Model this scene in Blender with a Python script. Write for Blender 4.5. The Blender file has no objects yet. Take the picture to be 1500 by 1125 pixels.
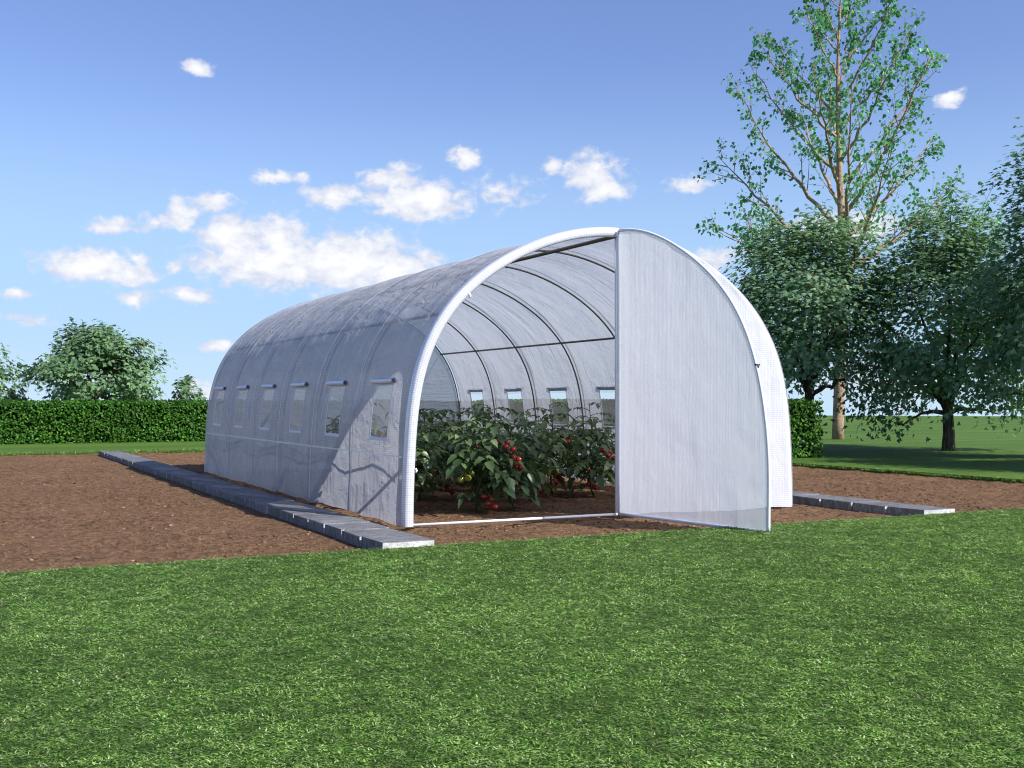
import bpy, math, random
import numpy as np
from mathutils import Vector

# ------------------------------------------------------------------ basics
scene = bpy.context.scene
COL = scene.collection
PI = math.pi
rs = np.random.RandomState

def link(o, parent=None):
    COL.objects.link(o)
    if parent is not None:
        o.parent = parent
    return o

def tag(o, label=None, cat=None, group=None, kind=None):
    if label: o['label'] = label
    if cat: o['category'] = cat
    if group: o['group'] = group
    if kind: o['kind'] = kind
    return o

def empty(name, loc=(0, 0, 0), rz=0.0):
    o = bpy.data.objects.new(name, None)
    o.empty_display_size = .1
    o.location = loc
    o.rotation_euler = (0, 0, rz)
    return link(o)

def mk(name, V, polys, mat, parent=None, uv=None, smooth=False, mat_idx=None, loc=None):
    """one mesh object from a vertex array and a list of (n,k) index arrays"""
    V = np.asarray(V, dtype=np.float32).reshape(-1, 3)
    polys = [np.asarray(p, dtype=np.int32) for p in polys if len(p)]
    lv = np.concatenate([p.ravel() for p in polys])
    tot = np.concatenate([np.full(len(p), p.shape[1], dtype=np.int32) for p in polys])
    st = np.concatenate([[0], np.cumsum(tot)[:-1]]).astype(np.int32)
    me = bpy.data.meshes.new(name)
    me.vertices.add(len(V)); me.vertices.foreach_set('co', V.ravel())
    me.loops.add(len(lv)); me.loops.foreach_set('vertex_index', lv)
    me.polygons.add(len(tot)); me.polygons.foreach_set('loop_start', st); me.polygons.foreach_set('loop_total', tot)
    if uv is not None:
        l = me.uv_layers.new(name='UVMap')
        l.data.foreach_set('uv', np.asarray(uv, dtype=np.float32)[lv].ravel())
    mats = mat if isinstance(mat, (list, tuple)) else [mat]
    for m in mats: me.materials.append(m)
    if mat_idx is not None: me.polygons.foreach_set('material_index', np.asarray(mat_idx, dtype=np.int32))
    me.update(calc_edges=True)
    me.validate()
    me.polygons.foreach_set('use_smooth', np.full(len(me.polygons), smooth, dtype=bool))
    o = bpy.data.objects.new(name, me)
    if loc is not None: o.location = loc
    return link(o, parent)

class Acc:
    """collects pieces for one mesh"""
    def __init__(s): s.V = []; s.P = []; s.n = 0
    def add(s, V, polys):
        V = np.asarray(V, dtype=np.float64).reshape(-1, 3)
        s.V.append(V)
        for p in polys: s.P.append(np.asarray(p, dtype=np.int64) + s.n)
        s.n += len(V)
    def build(s, name, mat, parent=None, **k):
        by = {}
        for p in s.P: by.setdefault(p.shape[1], []).append(p)
        return mk(name, np.concatenate(s.V), [np.concatenate(v) for v in by.values()], mat, parent, **k)

def tube(pts, rad, sides=8, cap=True):
    pts = np.asarray(pts, float); n = len(pts)
    rad = np.broadcast_to(np.asarray(rad, float), (n,))
    T = np.gradient(pts, axis=0); T /= np.linalg.norm(T, axis=1)[:, None] + 1e-12
    ref = np.array([0, 0, 1.0]) if abs(T[0, 2]) < .9 else np.array([1.0, 0, 0])
    A = np.zeros_like(T); a = ref - T[0] * (ref @ T[0]); a /= np.linalg.norm(a)
    for i in range(n):
        a = a - T[i] * (a @ T[i]); a /= np.linalg.norm(a) + 1e-12; A[i] = a
    B = np.cross(T, A)
    th = np.arange(sides) * 2 * PI / sides
    V = pts[:, None, :] + rad[:, None, None] * (np.cos(th)[None, :, None] * A[:, None, :] + np.sin(th)[None, :, None] * B[:, None, :])
    V = V.reshape(-1, 3)
    i = np.arange(n - 1)[:, None] * sides; j = np.arange(sides)[None, :]; j2 = (j + 1) % sides
    Q = np.stack([i + j, i + j2, i + sides + j2, i + sides + j], -1).reshape(-1, 4)
    P = [Q]
    if cap:
        P.append(np.arange(sides)[::-1][None, :]); P.append((np.arange(sides) + (n - 1) * sides)[None, :])
    return V, P

def box(x0, x1, y0, y1, z0, z1):
    V = [(x0, y0, z0), (x1, y0, z0), (x1, y1, z0), (x0, y1, z0), (x0, y0, z1), (x1, y0, z1), (x1, y1, z1), (x0, y1, z1)]
    return V, [np.array([(0, 3, 2, 1), (4, 5, 6, 7), (0, 1, 5, 4), (1, 2, 6, 5), (2, 3, 7, 6), (3, 0, 4, 7)])]

def vnoise(x, y, seed=0):
    """smooth 2D value noise in -1..1"""
    x = np.asarray(x, float); y = np.asarray(y, float)
    G = rs(seed + 11).uniform(-1, 1, (256, 256))
    xi = np.floor(x).astype(int); yi = np.floor(y).astype(int)
    fx = x - xi; fy = y - yi
    fx = fx * fx * (3 - 2 * fx); fy = fy * fy * (3 - 2 * fy)
    g = lambda a, b: G[a & 255, b & 255]
    return (g(xi, yi) * (1 - fx) + g(xi + 1, yi) * fx) * (1 - fy) + (g(xi, yi + 1) * (1 - fx) + g(xi + 1, yi + 1) * fx) * fy

def fbm(x, y, oct=4, seed=0, gain=.5):
    s = 0; a = 1.0
    for k in range(oct):
        s = s + a * vnoise(x * 2 ** k + 17.3 * k, y * 2 ** k + 9.1 * k, seed + k); a *= gain
    return s

# ------------------------------------------------------------------ node helper
class N:
    def __init__(s, tree): s.t = tree; s.n = tree.nodes; s.l = tree.links
    def new(s, typ, ins=None, **props):
        nd = s.n.new(typ)
        for k, v in props.items(): setattr(nd, k, v)
        for k, v in (ins or {}).items():
            s.set(nd.inputs[k], v)
        return nd
    def set(s, sock, v):
        if isinstance(v, bpy.types.NodeSocket): s.l.new(v, sock)
        elif isinstance(v, bpy.types.Node): s.l.new(v.outputs[0], sock)
        else: sock.default_value = v
    def math(s, op, a, b=None, c=None, clamp=False):
        nd = s.new('ShaderNodeMath', operation=op); nd.use_clamp = clamp
        s.set(nd.inputs[0], a)
        if b is not None: s.set(nd.inputs[1], b)
        if c is not None: s.set(nd.inputs[2], c)
        return nd.outputs[0]
    def vmath(s, op, a, b=None):
        nd = s.new('ShaderNodeVectorMath', operation=op)
        s.set(nd.inputs[0], a)
        if b is not None: s.set(nd.inputs[1], b)
        return nd
    def noise(s, vec, scale, detail=3, rough=.55, dist=0):
        return s.new('ShaderNodeTexNoise', {'Vector': vec, 'Scale': scale, 'Detail': detail, 'Roughness': rough, 'Distortion': dist})
    def mixc(s, f, a, b, blend='MIX'):
        nd = s.new('ShaderNodeMix', data_type='RGBA', blend_type=blend)
        s.set(nd.inputs[0], f); s.set(nd.inputs[6], a); s.set(nd.inputs[7], b)
        return nd.outputs[2]
    def ramp(s, f, stops):
        nd = s.new('ShaderNodeValToRGB'); s.set(nd.inputs[0], f)
        e = nd.color_ramp.elements
        while len(e) < len(stops): e.new(.5)
        for el, (p, c) in zip(e, stops):
            el.position = p; el.color = c if len(c) == 4 else (*c, 1)
        return nd.outputs[0]
    def mapr(s, v, a, b, c=0.0, d=1.0, smooth=True):
        nd = s.new('ShaderNodeMapRange', {'Value': v, 'From Min': a, 'From Max': b, 'To Min': c, 'To Max': d})
        if smooth: nd.interpolation_type = 'SMOOTHSTEP'
        return nd.outputs[0]

def new_mat(name):
    m = bpy.data.materials.new(name); m.use_nodes = True
    m.node_tree.nodes.clear()
    n = N(m.node_tree)
    out = n.new('ShaderNodeOutputMaterial')
    return m, n, out

def c4(r, g, b): return (r, g, b, 1)

def simple(name, col, rough=.5, metal=0, noise_scale=None, var=.25, bump=0, spec=.5):
    m, n, out = new_mat(name)
    p = n.new('ShaderNodeBsdfPrincipled', {'Roughness': rough, 'Metallic': metal, 'Specular IOR Level': spec})
    if noise_scale:
        geo = n.new('ShaderNodeTexCoord').outputs['Object']
        nz = n.noise(geo, noise_scale, 5)
        n.set(p.inputs['Base Color'], n.mixc(nz.outputs[0], c4(*[c * (1 - var) for c in col]), c4(*[min(1, c * (1 + var)) for c in col])))
        if bump:
            n.set(p.inputs['Normal'], n.new('ShaderNodeBump', {'Strength': bump, 'Distance': .01, 'Height': nz.outputs[0]}).outputs[0])
    else:
        p.inputs['Base Color'].default_value = c4(*col)
    n.l.new(p.outputs[0], out.inputs[0])
    return m

def film_mat(name, opacity, thread_op, pitch=.018, tw=.0055, streak=1.0, vert=False, white=(.86, .87, .9), thread_col=(.60, .63, .74), trans=.45, gloss=.35):
    """reinforced polythene: clear-ish sheet with a woven grid of threads"""
    m, n, out = new_mat(name)
    uv = n.new('ShaderNodeUVMap', uv_map='UVMap').outputs[0]
    sep = n.new('ShaderNodeSeparateXYZ', {0: uv})
    def line(c):
        f = n.math('FRACT', n.math('DIVIDE', c, pitch))
        d = n.math('ABSOLUTE', n.math('SUBTRACT', f, .5))
        return n.mapr(d, .5 - tw / pitch * .75, .5 - tw / pitch * .35)
    th = n.math('MAXIMUM', line(sep.outputs[0]), line(sep.outputs[1]))
    # wrinkles that run along the hoops and softer billows
    mp = n.new('ShaderNodeMapping', {'Vector': uv, 'Scale': (14, 1.6, 1) if vert else (2.2, 26, 1)}).outputs[0]
    n1 = n.noise(mp, 1.0, 3, .6, .4)
    mp2 = n.new('ShaderNodeMapping', {'Vector': uv, 'Scale': (7, 5, 1)}).outputs[0]
    n2 = n.noise(mp2, 1.3, 3, .55, .8)
    msk = n.noise(uv, 1.7, 2)
    hgt = n.math('ADD', n.math('MULTIPLY', n1.outputs[0], n.mapr(msk.outputs[0], .42, .62, .12, 1.0)), n.math('MULTIPLY', n2.outputs[0], .55))
    bp = n.new('ShaderNodeBump', {'Strength': min(1, .6 * streak), 'Distance': .02 * max(1, streak), 'Height': hgt}).outputs[0]
    col = n.mixc(th, c4(*white), c4(*thread_col))
    dif = n.new('ShaderNodeBsdfDiffuse', {'Color': col, 'Normal': bp})
    tr = n.new('ShaderNodeBsdfTranslucent', {'Color': col, 'Normal': bp})
    body = n.new('ShaderNodeMixShader', {0: trans, 1: dif.outputs[0], 2: tr.outputs[0]})
    gl = n.new('ShaderNodeBsdfGlossy', {'Color': c4(1, 1, 1), 'Roughness': .38, 'Normal': bp})
    fr = n.new('ShaderNodeFresnel', {'IOR': 1.4, 'Normal': bp})
    coat = n.new('ShaderNodeMixShader', {0: n.math('MULTIPLY', fr.outputs[0], gloss), 1: body.outputs[0], 2: gl.outputs[0]})
    tp = n.new('ShaderNodeBsdfTransparent')
    op = n.math('MULTIPLY_ADD', th, thread_op - opacity, opacity)
    mx = n.new('ShaderNodeMixShader', {0: op, 1: tp.outputs[0], 2: coat.outputs[0]})
    n.l.new(mx.outputs[0], out.inputs[0])
    return m

def leaf_mat(name, cols, rough=.45, transl=.3, tcol=None, spec=.4):
    """cols: list of linear colours picked per leaf"""
    m, n, out = new_mat(name)
    geo = n.new('ShaderNodeNewGeometry')
    k = len(cols)
    col = n.ramp(geo.outputs['Random Per Island'], [((i + .0) / max(1, k - 1), c) for i, c in enumerate(cols)])
    tc = n.new('ShaderNodeTexCoord').outputs['Object']
    big = n.noise(tc, 1.6, 2)
    hsv = n.new('ShaderNodeHueSaturation', {'Hue': .5, 'Saturation': 1.0, 'Value': n.mapr(big.outputs[0], .3, .7, .8, 1.2), 'Color': col})
    p = n.new('ShaderNodeBsdfPrincipled', {'Base Color': hsv.outputs[0], 'Roughness': rough, 'Specular IOR Level': spec})
    t = n.new('ShaderNodeBsdfTranslucent', {'Color': n.mixc(.5, hsv.outputs[0], c4(*(tcol or (.2, .35, .05))))})
    mx = n.new('ShaderNodeMixShader', {0: transl, 1: p.outputs[0], 2: t.outputs[0]})
    n.l.new(mx.outputs[0], out.inputs[0])
    return m

# ------------------------------------------------------------------ materials
M = {}
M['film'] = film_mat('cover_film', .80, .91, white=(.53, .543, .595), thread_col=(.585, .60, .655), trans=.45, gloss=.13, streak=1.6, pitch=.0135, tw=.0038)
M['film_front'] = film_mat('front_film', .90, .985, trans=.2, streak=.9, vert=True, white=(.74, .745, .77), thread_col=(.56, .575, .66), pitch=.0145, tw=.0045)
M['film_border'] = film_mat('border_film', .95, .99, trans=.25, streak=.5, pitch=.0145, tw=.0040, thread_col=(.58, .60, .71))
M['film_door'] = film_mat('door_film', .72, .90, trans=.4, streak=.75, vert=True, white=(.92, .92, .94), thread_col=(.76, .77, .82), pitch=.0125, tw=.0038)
M['film_flap'] = film_mat('flap_film', .97, .99, trans=.2, streak=.2)
M['seam'] = film_mat('seam_film', .8, .85, trans=.12, streak=.2, white=(.88, .88, .9), thread_col=(.8, .8, .84))
M['steel'] = simple('hoop_steel', (.095, .082, .062), .38, .0, 12, .3)
M['shadow_band'] = simple('shadow_band_grey', (.16, .16, .18), .8)  # dark grey that paints the zigzag shadow low on the walls
M['white_tube'] = simple('white_tube', (.80, .81, .86), .35)
M['white_trim'] = simple('white_trim', (.78, .79, .86), .5)
M['black_plastic'] = simple('black_plastic', (.02, .02, .022), .4)

def pane_mat():
    m, n, out = new_mat('window_mesh')
    uv = n.new('ShaderNodeUVMap', uv_map='UVMap').outputs[0]
    sep = n.new('ShaderNodeSeparateXYZ', {0: uv})
    d = n.new('ShaderNodeBsdfDiffuse', {'Color': c4(.55, .60, .62)})
    t = n.new('ShaderNodeBsdfTranslucent', {'Color': c4(.80, .83, .82)})
    b = n.new('ShaderNodeMixShader', {0: .5, 1: d.outputs[0], 2: t.outputs[0]})
    tp = n.new('ShaderNodeBsdfTransparent', {'Color': c4(.98, .98, .98)})
    f = n.noise(uv, 9, 2)
    mx = n.new('ShaderNodeMixShader', {0: n.mapr(f.outputs[0], .3, .7, .15, .22), 1: tp.outputs[0], 2: b.outputs[0]})
    n.l.new(mx.outputs[0], out.inputs[0])
    return m
M['pane'] = pane_mat()

def granite_mat(name, base, speck):
    m, n, out = new_mat(name)
    tc = n.new('ShaderNodeTexCoord').outputs['Object']
    info = n.new('ShaderNodeObjectInfo')
    v = n.vmath('ADD', tc, n.vmath('SCALE', info.outputs['Location'], None).outputs[0]) if False else n.vmath('ADD', tc, info.outputs['Location'])
    a = n.noise(v, 140, 3, .7); b = n.noise(n.new('ShaderNodeMapping', {'Vector': v, 'Scale': (5, 14, 5)}).outputs[0], 1.6, 4, .65, 1.2)
    col = n.mixc(n.mapr(a.outputs[0], .38, .66), c4(*[c * .55 for c in base]), c4(*speck))
    col = n.mixc(n.mapr(b.outputs[0], .38, .62, 0, .9), col, c4(*[c * .5 for c in base]))
    val = n.new('ShaderNodeHueSaturation', {'Hue': .5, 'Saturation': 1, 'Value': n.mapr(info.outputs['Random'], 0, 1, .85, 1.15, False), 'Color': col})
    bp = n.new('ShaderNodeBump', {'Strength': .35, 'Distance': .004, 'Height': b.outputs[0]}).outputs[0]
    p = n.new('ShaderNodeBsdfPrincipled', {'Base Color': val.outputs[0], 'Roughness': .75, 'Normal': bp})
    n.l.new(p.outputs[0], out.inputs[0])
    return m
M['granite'] = granite_mat('granite', (.15, .152, .162), (.28, .284, .298))
M['granite_end'] = granite_mat('sawn_granite', (.60, .59, .57), (.82, .81, .79))

def soil_mat():
    m, n, out = new_mat('tilled_soil')
    tc = n.new('ShaderNodeTexCoord').outputs['Object']
    a = n.noise(tc, 1.3, 4, .6); b = n.noise(tc, 26, 5, .7); c = n.noise(tc, 130, 3, .7)
    st = n.noise(n.new('ShaderNodeMapping', {'Vector': tc, 'Rotation': (0, 0, -.35), 'Scale': (5, 22, 5)}).outputs[0], 1.0, 4, .65)
    col = n.mixc(n.mapr(b.outputs[0], .33, .68), c4(.088, .048, .024), c4(.305, .180, .098))
    col = n.mixc(n.mapr(a.outputs[0], .35, .7, 0, .4), col, c4(.31, .18, .10))
    col = n.mixc(n.mapr(c.outputs[0], .57, .70, 0, .7), col, c4(.42, .285, .19))
    col = n.mixc(n.mapr(c.outputs[0], .46, .32, 0, .9), col, c4(.035, .02, .013))
    h = n.math('ADD', n.math('MULTIPLY', b.outputs[0], 1.0), n.math('ADD', n.math('MULTIPLY', c.outputs[0], .35), n.math('MULTIPLY', st.outputs[0], .8)))
    bp = n.new('ShaderNodeBump', {'Strength': 1.0, 'Distance': .05, 'Height': h}).outputs[0]
    p = n.new('ShaderNodeBsdfPrincipled', {'Base Color': col, 'Roughness': .95, 'Specular IOR Level': .15, 'Normal': bp})
    n.l.new(p.outputs[0], out.inputs[0])
    return m
M['soil'] = soil_mat()

def clod_mat():
    m, n, out = new_mat('soil_clods')
    geo = n.new('ShaderNodeNewGeometry')
    tc = n.new('ShaderNodeTexCoord').outputs['Object']
    col = n.ramp(geo.outputs['Random Per Island'], [(0, (.085, .048, .029)), (.5, (.17, .10, .062)), (.95, (.25, .15, .092)), (.985, (.33, .24, .16)), (1, (.42, .35, .27))])
    b = n.noise(tc, 160, 3)
    bp = n.new('ShaderNodeBump', {'Strength': .8, 'Distance': .01, 'Height': b.outputs[0]}).outputs[0]
    p = n.new('ShaderNodeBsdfPrincipled', {'Base Color': col, 'Roughness': .95, 'Specular IOR Level': .1, 'Normal': bp})
    n.l.new(p.outputs[0], out.inputs[0])
    return m
M['clods'] = clod_mat()

def lawn_mat():
    m, n, out = new_mat('lawn_turf')
    tc = n.new('ShaderNodeTexCoord').outputs['Object']
    a = n.noise(tc, .35, 3); b = n.noise(tc, 4.5, 4, .6); c = n.noise(tc, 75, 3, .65)
    d = n.noise(n.new('ShaderNodeMapping', {'Vector': tc, 'Rotation': (0, 0, .47), 'Scale': (.12, .9, 1)}).outputs[0], 1.1, 4)
    col = n.mixc(n.mapr(c.outputs[0], .32, .68), c4(.024, .060, .006), c4(.095, .178, .022))
    col = n.mixc(n.mapr(b.outputs[0], .35, .7, 0, .45), col, c4(.062, .130, .018))
    col = n.mixc(n.mapr(a.outputs[0], .35, .65, 0, .35), col, c4(.045, .100, .013))
    col = n.mixc(n.mapr(d.outputs[0], .42, .62, 0, .6), col, c4(.10, .18, .028))
    h = n.math('ADD', c.outputs[0], n.math('MULTIPLY', b.outputs[0], .6))
    bp = n.new('ShaderNodeBump', {'Strength': .6, 'Distance': .02, 'Height': h}).outputs[0]
    p = n.new('ShaderNodeBsdfPrincipled', {'Base Color': col, 'Roughness': .85, 'Specular IOR Level': .2, 'Normal': bp})
    n.l.new(p.outputs[0], out.inputs[0])
    return m
M['lawn'] = lawn_mat()
M['thatch'] = simple('lawn_thatch', (.040, .092, .014), .95, 0, 40, .5, .6, .1)

def blade_mat():
    m, n, out = new_mat('grass_blade')
    geo = n.new('ShaderNodeNewGeometry')
    tc = n.new('ShaderNodeTexCoord').outputs['Object']
    col = n.ramp(geo.outputs['Random Per Island'], [(0, (.024, .066, .009)), (.25, (.086, .190, .028)), (.6, (.172, .315, .056)), (.88, (.29, .41, .125)), (1, (.52, .56, .33))])
    big = n.noise(tc, 1.1, 4, .6)
    mid = n.noise(tc, 17, 3, .6)
    v = n.math('MULTIPLY', n.mapr(big.outputs[0], .3, .7, .8, 1.18), n.mapr(mid.outputs[0], .32, .68, .55, 1.4))
    hsv = n.new('ShaderNodeHueSaturation', {'Hue': .5, 'Saturation': 1.0, 'Value': v, 'Color': col})
    p = n.new('ShaderNodeBsdfPrincipled', {'Base Color': hsv.outputs[0], 'Roughness': .6, 'Specular IOR Level': .12})
    t = n.new('ShaderNodeBsdfTranslucent', {'Color': hsv.outputs[0]})
    mx = n.new('ShaderNodeMixShader', {0: .3, 1: p.outputs[0], 2: t.outputs[0]})
    n.l.new(mx.outputs[0], out.inputs[0])
    return m
M['blade'] = blade_mat()

M['maple'] = leaf_mat('maple_leaf', [(.088, .165, .092), (.135, .245, .134), (.19, .325, .175), (.28, .415, .235)], .6, .42, (.24, .42, .11), .15)
M['maple_pale'] = leaf_mat('maple_leaf_pale', [(.075, .155, .065), (.12, .225, .10), (.17, .29, .135), (.25, .37, .19)], .6, .35, (.22, .36, .12), .25)
M['poplar'] = leaf_mat('poplar_leaf', [(.03, .12, .04), (.05, .20, .065), (.11, .36, .13), (.22, .52, .22)], .45, .4, (.16, .55, .12))
M['hedge'] = leaf_mat('hedge_leaf', [(.012, .052, .004), (.028, .105, .008), (.055, .165, .013), (.105, .25, .03)], .5, .25, (.10, .28, .02), .25)
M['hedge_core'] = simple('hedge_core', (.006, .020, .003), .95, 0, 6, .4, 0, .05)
M['tomato_leaf'] = leaf_mat('tomato_leaf', [(.042, .080, .028), (.072, .130, .045), (.108, .178, .064), (.165, .24, .10)], .40, .25, (.16, .26, .04), .6)
M['tomato_stem'] = simple('tomato_stem', (.045, .085, .025), .6, 0, 30, .3)
M['ripe'] = simple('ripe_tomato', (.36, .018, .014), .25, 0, 14, .25)
M['unripe'] = simple('unripe_tomato', (.24, .25, .03), .2, 0, 14, .25)

def bark(name, dark, light, sx=18, sz=3):
    m, n, out = new_mat(name)
    tc = n.new('ShaderNodeTexCoord').outputs['Object']
    a = n.noise(n.new('ShaderNodeMapping', {'Vector': tc, 'Scale': (sx, sx, sz)}).outputs[0], 1.5, 5, .65, .5)
    col = n.mixc(n.mapr(a.outputs[0], .35, .65), c4(*dark), c4(*light))
    bp = n.new('ShaderNodeBump', {'Strength': .8, 'Distance': .03, 'Height': a.outputs[0]}).outputs[0]
    p = n.new('ShaderNodeBsdfPrincipled', {'Base Color': col, 'Roughness': .9, 'Specular IOR Level': .2, 'Normal': bp})
    n.l.new(p.outputs[0], out.inputs[0])
    return m
M['bark_dark'] = bark('maple_bark', (.035, .028, .022), (.14, .115, .095))
M['bark_tan'] = bark('poplar_bark', (.27, .185, .125), (.44, .315, .22), 9, 9)

# ------------------------------------------------------------------ camera
cam_d = bpy.data.cameras.new('camera'); cam = bpy.data.objects.new('camera', cam_d); link(cam)
cam_d.sensor_width = 36; cam_d.sensor_fit = 'HORIZONTAL'
cam_d.lens = 36 * 1643.72 / 1500
cam_d.clip_start = .05; cam_d.clip_end = 6000
cam.location = (-4.1765, -6.6448, .7998)
cam.rotation_euler = (PI / 2 + .014963, 0, -.468838)
scene.camera = cam

# ------------------------------------------------------------------ light and sky
SUN = Vector((.65, -1.02, 1.0)).normalized()
sd = bpy.data.lights.new('sun', 'SUN'); sd.energy = 4.2; sd.angle = math.radians(.53); sd.color = (1, .955, .89)
so = bpy.data.objects.new('sun', sd); link(so); so.location = (6, -9, 12)
so.rotation_euler = (-SUN).to_track_quat('-Z', 'Y').to_euler()

CLOUDS = [(11.16, 16.02, 0.78, 0.34, 1), (14.81, 11.04, 0.94, 0.33, 0.9), (17.68, 10.21, 1.5, 0.5, 1), (22.05, 10.1, 2.58, 0.91, 1.1), (20.77, 11.09, 1.46, 0.67, 0.9), (24.42, 12.15, 0.84, 0.5, 0.8), (11.91, 9.7, 0.92, 0.43, 1), (7.23, 8.37, 0.94, 0.39, 0.8), (9.14, 8.62, 0.76, 0.39, 0.8), (6.16, 6.47, 2.23, 0.71, 1.1), (8.02, 6.09, 1.26, 0.52, 1.1), (8.49, 6.76, 0.44, 0.33, 0.7), (12.66, 8.14, 1.52, 1.06, 1.05), (10.48, 9.14, 0.65, 0.78, 0.9), (14.98, 8.22, 1.41, 1.07, 1), (14.82, 6.87, 3.72, 1.14, 1.1), (18.71, 6.95, 3.45, 1.36, 1.2), (21.12, 6.47, 2.08, 1.17, 1.1), (8.34, 4.95, 1.01, 0.39, 0.6), (10.82, 5.22, 1.17, 0.37, 0.9), (12.03, 2.7, 0.85, 0.27, 0.9), (3.03, 5.07, 0.76, 0.22, 0.6), (3.48, 3.9, 1.01, 0.35, 0.4), (31.05, 11.39, 1.39, 1.0, 0.9), (31.57, 10.57, 1.25, 0.47, 1), (28.82, 11.85, 0.63, 0.34, 0.7), (26.34, 10.54, 1.54, 0.68, 0.45), (36.05, 10.88, 1.22, 0.37, 0.75), (48.36, 14.04, 0.84, 0.34, 0.85), (43.5, 8.38, 2.53, 0.79, 0.9), (37.05, 7.08, 1.21, 0.54, 0.8), (11.88, 0.31, 1.64, 0.54, 0.7), (16.15, 11.03, 0.54, 0.27, 0.5), (45.37, 0.9, 3.68, 0.86, 0.6), (10.08, 6.39, 0.51, 0.26, 0.5)]

def build_world():
    w = bpy.data.worlds.new('World'); scene.world = w; w.use_nodes = True
    w.node_tree.nodes.clear(); n = N(w.node_tree)
    out = n.new('ShaderNodeOutputWorld')
    d = n.new('ShaderNodeTexCoord').outputs['Generated']
    sp = n.new('ShaderNodeSeparateXYZ', {0: d})
    zc = n.math('MAXIMUM', sp.outputs[2], .012)
    dv = n.vmath('NORMALIZE', n.new('ShaderNodeCombineXYZ', {0: sp.outputs[0], 1: sp.outputs[1], 2: zc}).outputs[0]).outputs[0]
    sky = n.new('ShaderNodeTexSky', sky_type='NISHITA')
    sky.sun_disc = False
    sky.sun_elevation = math.asin(SUN.z); sky.sun_rotation = math.atan2(SUN.x, SUN.y)
    sky.altitude = 0; sky.air_density = 1.0; sky.dust_density = .6; sky.ozone_density = 2.2
    n.l.new(dv, sky.inputs[0])
    # cloud field in azimuth / elevation degrees
    az = n.math('MULTIPLY', n.math('ARCTAN2', sp.outputs[0], sp.outputs[1]), 180 / PI)
    el = n.math('MULTIPLY', n.math('ARCSINE', sp.outputs[2]), 180 / PI)
    ae = n.new('ShaderNodeCombineXYZ', {0: az, 1: el, 2: 0.0}).outputs[0]
    wn = n.noise(ae, .55, 4, .6)
    wv = n.vmath('MULTIPLY', n.vmath('SUBTRACT', wn.outputs['Color'], (.5, .5, .5)).outputs[0], (.95, .6, 0)).outputs[0]
    aw = n.vmath('ADD', ae, wv).outputs[0]
    best = None; low = None
    for (a, e, ra, re, s) in CLOUDS:
        v = n.vmath('MULTIPLY', n.vmath('SUBTRACT', aw, (a, e, 0)).outputs[0], (1 / (ra * 1.35), 1 / (re * 1.45), 0)).outputs[0]
        ln = n.vmath('LENGTH', v).outputs['Value']
        b = n.math('MULTIPLY', n.math('SUBTRACT', 1.0, ln), s)
        best = b if best is None else n.math('MAXIMUM', best, b)
    fine = n.noise(n.new('ShaderNodeMapping', {'Vector': ae, 'Scale': (1, 1.35, 1)}).outputs[0], 1.15, 6, .55, .3)
    cov = n.math('ADD', best, n.math('MULTIPLY', n.math('SUBTRACT', fine.outputs[0], .5), 1.5))
    mask = n.mapr(cov, .0, .55)
    # a few thin clouds all round the rest of the sky
    far = n.noise(n.new('ShaderNodeMapping', {'Vector': d, 'Scale': (3, 3, 9)}).outputs[0], 1.6, 6, .6)
    away = n.mapr(n.math('ABSOLUTE', n.math('SUBTRACT', az, 27)), 27, 40)
    m2 = n.math('MULTIPLY', n.math('MULTIPLY', n.mapr(far.outputs[0], .56, .72), away), n.mapr(el, 2, 8))
    mask = n.math('MAXIMUM', mask, n.math('MULTIPLY', m2, .8))
    shade = n.noise(n.new('ShaderNodeMapping', {'Vector': ae, 'Location': (0, .35, 0), 'Scale': (1, 1.5, 1)}).outputs[0], .9, 4, .6)
    dens = n.mapr(n.math('ADD', cov, n.math('MULTIPLY', n.math('SUBTRACT', shade.outputs[0], .5), 1.8)), -.05, 1.3)
    dens = n.math('MAXIMUM', dens, m2)
    ccol = n.mixc(dens, c4(4.7, 5.0, 6.0), c4(7.1, 7.1, 7.1))
    # pale haze low down
    tint = n.mixc(1.0, sky.outputs[0], c4(.90, .915, 1.17), 'MULTIPLY')
    skyc = n.mixc(n.mapr(el, 17.0, 2.5, 0, .85), tint, c4(3.0, 4.7, 6.75))
    skyc = n.mixc(n.mapr(el, 5.0, -1.0, 0, .6), skyc, c4(4.6, 6.0, 6.9))
    col = n.mixc(n.math('MULTIPLY', mask, .97), skyc, ccol)
    bg = n.new('ShaderNodeBackground', {'Color': col, 'Strength': .085})
    n.l.new(bg.outputs[0], out.inputs[0])
build_world()
vs = scene.view_settings
vs.view_transform = 'Standard'; vs.look = 'None'; vs.gamma = 1; vs.use_curve_mapping = False; vs.exposure = .8

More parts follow.
